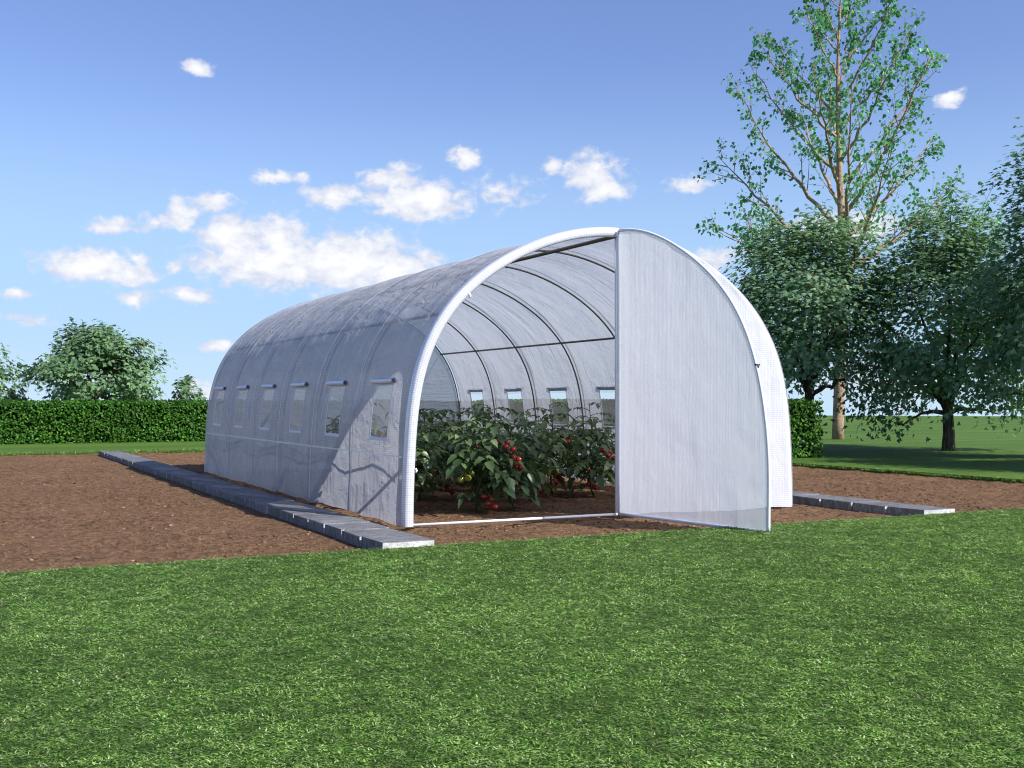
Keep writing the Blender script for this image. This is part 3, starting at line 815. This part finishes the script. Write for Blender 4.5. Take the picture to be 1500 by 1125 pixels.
def make_tomato(seed, H, trusses, dense=1.0):
    """trusses: list of (height, angle, n, ripe)"""
    r = rs(seed)
    root = empty('tomato_plant')
    stem = Acc(); fol = Acc()
    n = 9
    zz = np.linspace(0, H, n); wob = np.cumsum(r.normal(0, .012, (n, 2)), axis=0); wob -= wob[0]
    main = np.column_stack([wob, zz])
    stem.add(*tube(main, np.linspace(.0085, .003, n), 6))
    stems = [main]
    for k in range(3):       # side shoots
        h = r.uniform(.12, .45) * H; a = r.uniform(0, 2 * PI); L = r.uniform(.35, .6) * H
        b = np.array([np.interp(h, zz, main[:, 0]), np.interp(h, zz, main[:, 1]), h])
        t = np.linspace(0, 1, 7)[:, None]
        d = np.array([math.cos(a), math.sin(a), 0])
        p = b + d * (t * L * .55) + np.array([0, 0, 1]) * (t ** .8 * L * .85)
        stem.add(*tube(p, np.linspace(.006, .0025, 7), 5)); stems.append(p)
    def leaf(b, a, L, e0):
        m = 8; t = np.linspace(0, 1, m)
        el = e0 - (e0 + r.uniform(.3, 1.1)) * t ** 1.2
        seg = L / (m - 1)
        dirs = np.column_stack([np.cos(el) * math.cos(a), np.cos(el) * math.sin(a), np.sin(el)])
        p = b + np.concatenate([np.zeros((1, 3)), np.cumsum(dirs[:-1] * seg, axis=0)])
        stem.add(*tube(p, np.linspace(.0034, .0014, m), 4, False))
        def put(t_, ang, s):
            q = np.array([np.interp(t_, t, p[:, i]) for i in range(3)]); i = min(m - 2, int(t_ * (m - 1)))
            f = dirs[i]; F0 = frame(f)
            fw = F0[0] * math.cos(ang) + F0[1] * math.sin(ang) + np.array([0, 0, -.18])
            R_ = frame(fw, F0[2] + r.normal(0, .25, 3))
            V, Q = leaflet(s, s * r.uniform(.21, .31), r)
            fol.add(q + fw * .012 + V @ R_, [Q])
        put(1.0, r.uniform(-.2, .2), L * r.uniform(.42, .52))
        for tt, s in ((.78, .36), (.56, .33), (.36, .22)):
            for sg in (-1, 1):
                put(tt + r.uniform(-.04, .04), sg * r.uniform(.8, 1.25), L * s * r.uniform(.85, 1.15))
    ga = r.uniform(0, 6.28)
    for si, p in enumerate(stems):
        L = H if si == 0 else np.linalg.norm(p[-1] - p[0])
        cnt = int((22 if si == 0 else 10) * dense)
        for k in range(cnt):
            f = (.10 if si == 0 else .2) + (1 - (.10 if si == 0 else .2)) * (k + .5) / cnt
            b = np.array([np.interp(f, np.linspace(0, 1, len(p)), p[:, i]) for i in range(3)])
            ga += 2.4 + r.normal(0, .3)
            top = b[2] / H
            leaf(b, ga, r.uniform(.19, .29) * (1 - .35 * max(0, top - .6) / .4) * (.75 + .25 * min(1, b[2] / .2)), r.uniform(.3, .85) if b[2] > .2 else r.uniform(.55, .9))
    st_o = stem.build('stem', M['tomato_stem'], root, smooth=True)
    fol.build('foliage', M['tomato_leaf'], root, smooth=True)
    for (h, a, cnt, ripe) in trusses:
        b = np.array([np.interp(h, zz, main[:, 0]), np.interp(h, zz, main[:, 1]), h])
        d = np.array([math.cos(a), math.sin(a), 0])
        t = np.linspace(0, 1, 8)[:, None]
        p = b + d * (t * .25) + np.array([0, 0, 1]) * (.06 * t - .15 * t ** 2.2)
        tr = Acc(); tr.add(*tube(p, np.linspace(.0035, .002, 8), 5)); fr = []
        R0 = .0235 if ripe else .026
        for k in range(cnt):
            u = .55 + .45 * (k + .5) / cnt; q = np.array([np.interp(u, t[:, 0], p[:, i]) for i in range(3)])
            sd = np.array([-d[1], d[0], 0]) * (1 if k % 2 else -1)
            c = q + sd * R0 * r.uniform(.75, 1.1) + np.array([0, 0, -R0 * r.uniform(1.1, 1.6)]) + d * r.uniform(-.006, .006)
            tr.add(*tube([q, (q + c) / 2 + (0, 0, .006), c + (0, 0, R0 * .9)], .0016, 4, False))
            for s5 in range(5):      # calyx
                aa = s5 * 2 * PI / 5; tip = c + np.array([math.cos(aa) * .015, math.sin(aa) * .015, R0 * .98]); m0 = c + (0, 0, R0 * .86)
                w_ = np.array([-math.sin(aa), math.cos(aa), 0]) * .0035
                tr.add([m0 - w_, m0 + w_, tip], [np.array([(0, 1, 2)])])
            fr.append((c, R0 * r.uniform(.88, 1.1)))
        to = tr.build('fruit_truss', M['tomato_stem'], root)
        for c, R_ in fr:
            V, P = sphere(c, R_)
            mk('tomato', V, P, M['ripe'] if ripe else M['unripe'], to, smooth=True)
    return root

def copy_tree(o, parent=None):
    c = o.copy(); COL.objects.link(c); c.parent = parent
    for ch in list(o.children): copy_tree(ch, c)
    return c

TG = 'tomato plants growing in the polytunnel'
def place(o, x, y, rz, sc, label):
    o.location = (x, y, float(soil_height(np.array([x]), np.array([y]))[0]) - .004); o.rotation_euler = (0, 0, rz); o.scale = (sc, sc, sc)
    tag(o, label, 'tomato plant', TG)
FWD = -2.05     # angle of the side that looks at the doorway and camera
pa = make_tomato(1, .72, [(.18, FWD + .45, 4, True), (.58, FWD + .8, 4, True), (.37, FWD - .6, 5, False)], 1.25)
pb = make_tomato(2, .66, [(.21, FWD - .55, 4, True), (.45, FWD + .3, 4, True)], 1.25)
pc = make_tomato(3, .76, [(.20, FWD + .2, 4, True), (.50, FWD - .3, 3, True)], 1.2)
pd = make_tomato(4, .80, [(.24, FWD + .3, 5, True), (.58, FWD + .7, 3, True)], .75)
place(pa, -.70, .80, 0, 1.0, 'lush tomato plant with a yellow-green unripe truss, foremost in the doorway')
place(pb, -.36, .84, 0, 1.0, 'tomato plant with low red fruit half under leaves, right of the plant with unripe fruit')
place(pc, -.98, 1.45, 0, 1.0, 'tomato plant with a low red truss beside the left foot of the entrance arch')
place(pd, .60, 2.0, 0, 1.0, 'sparse tomato plant with red fruit hanging near the soil in mid tunnel')
P2 = [(pc, -.28, 1.75, .6, 1.0, 'tomato plant close behind the two foremost plants'),
      (pd, 1.22, 2.35, -.5, 1.0, 'tall thin tomato plant against the right tunnel wall, next to the door post'),
      (pb, .86, 1.72, .5, 1.02, 'bushy low tomato plant with red fruit, left of the tall thin plant'),
      (pa, .12, 1.50, 2.2, .92, 'tomato plant in the second rank behind the gap in the front row'),
      (pa, -.62, 2.10, .8, 1.05, None), (pc, .25, 2.55, -.4, 1.02, None), (pd, -1.05, 2.35, .9, 1.0, None), (pb, -.25, 2.95, 1.6, 1.1, None),
      (pc, .80, 2.90, 2.4, .98, None), (pa, -.80, 3.15, -1.0, 1.05, None), (pd, 1.25, 3.2, 1.1, .98, None), (pb, .3, 3.45, 3.0, 1.08, None)]
for src, x, y, rz, sc, lab in P2:
    c = copy_tree(src)
    place(c, x, y, rz, sc, lab or 'leafy tomato plant in the rear rows, mostly hidden behind other plants')

# ------------------------------------------------------------------ hedges
def leaf_card(n, C, Nn, size, r, tilt=.6):
    """diamond leaves folded along the midrib at C, facing about Nn"""
    nv = Nn + r.normal(0, tilt, (n, 3)); nv /= np.linalg.norm(nv, axis=1)[:, None]
    t = r.normal(0, 1, (n, 3)); t -= nv * (t * nv).sum(1)[:, None]; t /= np.linalg.norm(t, axis=1)[:, None]
    b = np.cross(nv, t)
    s = (size * r.uniform(.65, 1.3, n))[:, None]
    V = np.stack([C - t * s * .5, C + b * s * .33 + nv * s * .10 - t * s * .05, C + t * s * .55 - nv * s * .08, C - b * s * .33 + nv * s * .10 - t * s * .05], 1)
    i = (np.arange(n) * 4)[:, None]
    return V.reshape(-1, 3), [i + np.array([[0, 1, 2]]), i + np.array([[0, 2, 3]])]

def hedge(name, x0, x1, y0, y1, h, nl, seed, label, rnd=.0):
    r = rs(seed)
    root = tag(empty(name, ((x0 + x1) / 2, (y0 + y1) / 2, 0)), label, 'hedge')
    ox, oy = (x0 + x1) / 2, (y0 + y1) / 2
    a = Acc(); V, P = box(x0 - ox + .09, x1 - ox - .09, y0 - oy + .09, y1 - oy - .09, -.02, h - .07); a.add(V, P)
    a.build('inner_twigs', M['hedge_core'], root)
    w, d = x1 - x0, y1 - y0
    areas = np.array([w * h, w * h, d * h, d * h, w * d]); pr = areas / areas.sum()
    f = r.choice(5, nl, p=pr); u = r.uniform(0, 1, nl); v = r.uniform(0, 1, nl)
    C = np.zeros((nl, 3)); Nn = np.zeros((nl, 3))
    for k, (nx, ny, nz) in enumerate(((0, -1, 0), (0, 1, 0), (-1, 0, 0), (1, 0, 0), (0, 0, 1))):
        m = f == k
        if k < 2: C[m] = np.stack([x0 + u[m] * w, np.full(m.sum(), y0 if k == 0 else y1), v[m] * h], -1)
        elif k < 4: C[m] = np.stack([np.full(m.sum(), x0 if k == 2 else x1), y0 + u[m] * d, v[m] * h], -1)
        else: C[m] = np.stack([x0 + u[m] * w, y0 + v[m] * d, np.full(m.sum(), h)], -1)
        Nn[m] = (nx, ny, nz + .35)
    depth = r.uniform(0, 1, nl) ** 1.5 * .085 - .012
    lump = .022 * vnoise(C[:, 0] * 5 + C[:, 1] * 5, C[:, 2] * 6, seed)
    C -= Nn * (depth - lump)[:, None] * np.array([1, 1, .9])
    C[:, 2] = np.maximum(C[:, 2], .01)
    if rnd:      # soften the corners
        for ax, lo, hi in ((0, x0, x1), (1, y0, y1)):
            pass
    C -= np.array([ox, oy, 0])
    V, P = leaf_card(nl, C, Nn, .052, r, .55)
    mk('foliage', V, P, M['hedge'], root)
    return root
hedge('hedge', -8.5, 6.62, 15.35, 16.0, .79, 46000, 61, 'long clipped green hedge running behind the polytunnel')
hedge('hedge', 6.02, 6.62, 5.2, 15.2, .80, 34000, 62, 'clipped green hedge end showing past the sunny right flank of the polytunnel')

# ------------------------------------------------------------------ trees
def bez(p0, p1, p2, n):
    t = np.linspace(0, 1, n)[:, None]
    return (1 - t) ** 2 * p0 + 2 * t * (1 - t) * p1 + t * t * p2

# maple-like leaf outline (unit length along +x)
_ml = np.array([(0, 0), (.10, .30), (-.02, .50), (.22, .44), (.34, .26), (.60, .42), (.58, .20), (1.0, 0), (.58, -.20), (.60, -.42), (.34, -.26), (.22, -.44), (-.02, -.50), (.10, -.30)])
MAPLE_V = np.column_stack([_ml, -.22 * np.abs(_ml[:, 1]) ** 1.2 - .16 * _ml[:, 0] ** 2])
MAPLE_F = np.array([(0, 1, 2, 3), (0, 3, 4, 6), (4, 5, 6, 6), (0, 6, 7, 8), (0, 8, 10, 11), (8, 9, 10, 10), (0, 11, 12, 13)])
MAPLE_T = np.array([(0, 1, 2), (0, 2, 3), (0, 3, 4), (4, 5, 6), (0, 4, 6), (0, 6, 8), (6, 7, 8), (0, 8, 10), (8, 9, 10), (0, 10, 11), (0, 11, 12), (0, 12, 13)])
POP_V = np.array([(0, 0, 0), (.22, .36, .03), (.42, .33, .02), (1, 0, -.12), (.42, -.33, .02), (.22, -.36, .03)])
POP_T = np.array([(0, 1, 2), (0, 2, 3), (0, 3, 4), (0, 4, 5)])

def put_leaves(pos, nrm, fwd, size, TV, TT):
    n = len(pos)
    z = nrm / (np.linalg.norm(nrm, axis=1)[:, None] + 1e-9)
    x = fwd - z * (fwd * z).sum(1)[:, None]; x /= np.linalg.norm(x, axis=1)[:, None] + 1e-9
    y = np.cross(z, x)
    V = pos[:, None, :] + size[:, None, None] * (TV[None, :, 0:1] * x[:, None, :] + TV[None, :, 1:2] * y[:, None, :] + TV[None, :, 2:3] * z[:, None, :])
    F = TT[None] + (np.arange(n) * len(TV))[:, None, None]
    return V.reshape(-1, 3), [F.reshape(-1, 3)]

def maple(name, loc, seed, H, rx, zlow, trunk_h, r0, nclump, per, lsize, label, mat='maple', cat='tree', group=None, rough=.22, taper=.38, limbs=8):
    r = rs(seed)
    root = tag(empty(name, (loc[0], loc[1], 0)), label, cat, group)
    cz = (H + zlow) / 2; rz = (H - zlow) / 2
    # clump centres spread through an uneven crown
    pts = []
    dirs0 = r.normal(0, 1, (9, 3)); dirs0 /= np.linalg.norm(dirs0, axis=1)[:, None]; amp = r.uniform(-rough, rough, 9)
    nl_ = 15; lob = []
    for q in range(nl_):        # boughs that bulge out of the main mass
        zz_ = 1 - 1.75 * (q + .5) / nl_; a_ = 2.4 * q + r.uniform(-.4, .4); h_ = math.sqrt(max(0, 1 - zz_ * zz_))
        if zz_ < 0: h_ = max(h_, .9)
        k_ = r.uniform(.56, .56 + rough)
        lob.append((np.array([h_ * math.cos(a_) * rx * k_, h_ * math.sin(a_) * rx * k_, cz + zz_ * rz * (min(.8, k_ * 1.05) if zz_ > 0 else .98)]), r.uniform(.28, .40)))
    while len(pts) < nclump:
        d = r.normal(0, 1, 3); d /= np.linalg.norm(d)
        u = r.uniform(0, 1) ** (1 / 3.0)
        if r.uniform() < .22:
            if u < .4: continue
            p = np.array([d[0] * rx * .74 * u, d[1] * rx * .74 * u, cz + d[2] * rz * .78 * u])
        else:
            c_, k_ = lob[r.randint(nl_)]
            if u < .5: continue
            p = c_ + d * u * k_ * np.array([rx, rx, rz * .72])
        p[:2] *= 1 - taper * max(0, (p[2] - cz) / rz)
        if p[2] < max(.2, zlow): continue
        if p[2] < cz and np.hypot(p[0], p[1]) < .5 * rx and r.uniform() < .85: continue
        pts.append(p)
    pts = np.array(pts)
    wood = Acc()
    top = np.array([0, 0, trunk_h])
    tp = np.array([(0, 0, -.05), (0, 0, .05), (.01, 0, trunk_h * .5), (0, .01, trunk_h), (.02, .0, trunk_h + .25 * (H - trunk_h))])
    wood.add(*tube(tp, [r0 * 1.45, r0 * 1.2, r0, r0 * .9, r0 * .55], 10))
    nodes = [tp[2:]]
    k0 = [np.argmax(pts[:, 2])]
    for _ in range(limbs - 1):
        dd = np.min(np.linalg.norm(pts[:, None, :] - pts[k0][None], axis=2), axis=1); k0.append(int(np.argmax(dd)))
    segp = [np.linspace(tp[3], tp[4], 5)]; segr = [np.linspace(r0 * .9, r0 * .55, 5)]
    for k in k0:
        e = pts[k] * np.array([.78, .78, 1]) + np.array([0, 0, -.12 * (pts[k][2] - trunk_h)])
        b = np.array([0, 0, trunk_h * r.uniform(.85, 1.0) + max(0, e[2] - trunk_h) * r.uniform(0, .22)])
        hd = np.hypot(e[0], e[1])
        c = b + np.array([e[0] * .42, e[1] * .42, max(.15, (e[2] - b[2]) * .62)])
        p = bez(b, c, e, 12); p[1:-1] += r.normal(0, .018, (10, 3))
        rr = np.linspace(r0 * .52, r0 * .10, 12)
        wood.add(*tube(p, rr, 7)); segp.append(p); segr.append(rr)
    allp = np.concatenate(segp); allr = np.concatenate(segr)
    order = np.argsort(np.linalg.norm(pts - np.array([0, 0, cz]), axis=1))
    for m, k in enumerate(order):
        e = pts[k]
        cost = np.linalg.norm(allp - e, axis=1) + .9 * np.maximum(0, allp[:, 2] - e[2] + .1) + np.where(allr < .004, .4, 0)
        j = int(np.argmin(cost)); b = allp[j]
        L = np.linalg.norm(e - b)
        c = (b + e) / 2 + np.array([0, 0, .10 * L]) + r.normal(0, .06 * L, 3)
        n = 5; p = bez(b, c, e, n)
        ra = min(allr[j] * .6, .004 + .010 * L); rr = np.linspace(ra, .0022, n)
        wood.add(*tube(p, rr, 4, False))
        allp = np.concatenate([allp, p[1:]]); allr = np.concatenate([allr, rr[1:]])
    wood.build('trunk', M['bark_dark'], root, smooth=True)
    # leaves in flat sprays round each clump
    n = nclump * per
    cc = np.repeat(pts, per, axis=0)
    sp = rx * .135
    off = r.normal(0, 1, (n, 3)) * np.array([sp, sp, sp * .5])
    outw = cc - np.array([0, 0, cz - .3 * rz]); outw /= np.linalg.norm(outw, axis=1)[:, None]
    pos = cc + off - np.array([0, 0, .5]) * (np.hypot(off[:, 0], off[:, 1]) ** 2 / sp)[:, None] * .4
    nrm = np.array([0, 0, .72]) + .75 * outw + r.normal(0, .42, (n, 3))
    fwd = off * np.array([1, 1, 0]) / sp + .6 * outw + r.normal(0, .35, (n, 3)) + np.array([0, 0, -.85])
    low = pos[:, 2] < zlow - .06
    pos, nrm, fwd = pos[~low], nrm[~low], fwd[~low]
    V, P = put_leaves(pos, nrm, fwd, lsize * r.uniform(.6, 1.25, len(pos)), MAPLE_V, MAPLE_T)
    mk('crown', V, P, M[mat], root)
    return root

BT = 'broad leafy trees on the back lawn'
maple('broadleaf_tree', (8.22, 7.26), 201, 3.98, 1.58, .45, .80, .085, 480, 34, .080, 'dense dark green tree standing directly behind the sunny flank of the tunnel', group=BT)
maple('broadleaf_tree', (9.85, 5.94), 202, 4.15, 1.55, .22, .62, .088, 480, 34, .079, 'dense dark green tree with low skirts and bare dark trunk on the back lawn', group=BT, limbs=10)
maple('broadleaf_tree', (9.42, 3.20), 203, 4.8, 1.5, .42, .80, .085, 600, 36, .075, 'dark green tree cut off by the right edge of the picture', group=BT)
maple('broadleaf_tree', (8.95, .15), 204, 4.2, 1.45, .5, .8, .08, 380, 34, .085, 'leafy tree beyond the right of the view that shades the back lawn', group=BT)
maple('broadleaf_tree', (-1.04, 20.91), 205, 2.76, 1.20, .35, .5, .075, 380, 24, .105, 'pale green round-topped tree rising over the long hedge', 'maple_pale', group='pale trees beyond the long hedge', rough=.62)
maple('young_tree', (.66, 18.95), 206, 1.52, .38, .45, .5, .022, 34, 12, .10, 'small pale sapling over the hedge, right of the pale round-topped tree', 'maple_pale', group='pale trees beyond the long hedge')
maple('broadleaf_tree', (-4.0, 22.4), 207, 2.7, 1.35, .35, .5, .075, 260, 24, .115, 'pale green tree cut off by the left edge of the picture', 'maple_pale', group='pale trees beyond the long hedge', rough=.4)

def tall_tree(loc, seed, label):
    r = rs(seed)
    root = tag(empty('tall_tree', (loc[0], loc[1], 0)), label, 'tree')
    wood = Acc(); H = 9.6
    z = np.linspace(-.05, H, 22)
    tr = np.column_stack([.05 * np.sin(z * .7) + .012 * z, .04 * np.sin(z * .9 + 1), z])
    rad = np.interp(z, [0, .3, 2.8, 4.5, 7, H], [.128, .115, .10, .075, .042, .010])
    wood.add(*tube(tr, rad, 12))
    L_pos = []; L_dir = []
    def at(zv): return np.array([np.interp(zv, z, tr[:, i]) for i in range(3)])
    def twig(b, d, L, ra, nl):
        e = b + d * L + np.array([0, 0, .12 * L])
        p = bez(b, b + d * L * .5 + r.normal(0, .05 * L, 3), e, 6)
        wood.add(*tube(p, np.linspace(ra, .003, 6), 4, False))
        for t in r.uniform(.25, 1.05, nl):
            q = np.array([np.interp(min(t, 1), np.linspace(0, 1, 6), p[:, i]) for i in range(3)]) + r.normal(0, .05, 3)
            L_pos.append(q); L_dir.append(d + r.normal(0, .5, 3))
    n = 27; ga = .6
    for k in range(n):
        f = k / (n - 1); z0 = 2.75 + 5.9 * f ** 1.15
        ga += 2.4 + r.normal(0, .25)
        reach = np.interp(z0, [2.7, 3.3, 4.2, 5.5, 7, 8.7], [3.2, 3.1, 2.6, 2.0, 1.4, .8]) * r.uniform(.82, 1.02)
        rise = np.interp(z0, [2.7, 3.2, 4, 5.5, 8.7], [1.1, 1.9, 2.5, 2.3, 1.0]) * r.uniform(.85, 1.15)
        d = np.array([math.cos(ga), math.sin(ga), 0]); b = at(z0)
        e = b + d * reach + np.array([0, 0, rise]); c = b + d * reach * .50 + np.array([0, 0, rise * .34])
        m = 14; p = bez(b, c, e, m); p[2:-1] += r.normal(0, .025, (m - 3, 3))
        r0 = np.interp(z0, z, rad) * np.interp(f, [0, 1], [.66, .66])
        wood.add(*tube(p, np.linspace(r0, .006, m), 7))
        ns = int(6 + reach * 3.6)
        for s in range(ns):
            t = .30 + .70 * (s + .5) / ns; q = np.array([np.interp(t, np.linspace(0, 1, m), p[:, i]) for i in range(3)])
            tan = e - b; tan = tan / np.linalg.norm(tan)
            sd = np.cross(tan, r.normal(0, 1, 3)); sd /= np.linalg.norm(sd)
            dd = tan * .75 + sd * .75 + np.array([0, 0, .28]); dd /= np.linalg.norm(dd)
            L = reach * r.uniform(.22, .42) * (1.15 - .55 * t)
            nl = 8
            twig(q, dd, L, r0 * .3 * (1 - .6 * t) + .003, nl)
            for _ in range(2):
                tt = r.uniform(.35, .9); d2 = dd + r.normal(0, .55, 3); d2 /= np.linalg.norm(d2)
                twig(q + dd * L * tt + np.array([0, 0, .12 * L * tt * tt]), d2, L * r.uniform(.4, .7), .004, 7)
    for k in range(26):
        zv = r.uniform(6.5, H); a = r.uniform(0, 6.28)
        twig(at(zv), np.array([math.cos(a) * .7, math.sin(a) * .7, .7]), r.uniform(.25, .6), .006, 8)
    wood.build('trunk', M['bark_tan'], root, smooth=True)
    pos = np.array(L_pos); dr = np.array(L_dir); nn = len(pos)
    nrm = r.normal(0, 1, (nn, 3)) + np.array([0, 0, .5])
    fwd = dr * .4 + np.array([0, 0, -.9]) + r.normal(0, .35, (nn, 3))
    V, P = put_leaves(pos, nrm, fwd, .095 * r.uniform(.55, 1.25, nn), POP_V, POP_T)
    mk('crown', V, P, M['poplar'], root)
tall_tree((11.99, 10.63), 301, 'very tall thin-leaved tree with bare tan trunk and open ascending branches')

scene.render.engine = 'CYCLES'
scene.cycles.filter_width = 1.1
scene.cycles.transparent_max_bounces = 16
scene.cycles.max_bounces = 8
scene.cycles.caustics_reflective = False
scene.cycles.caustics_refractive = False
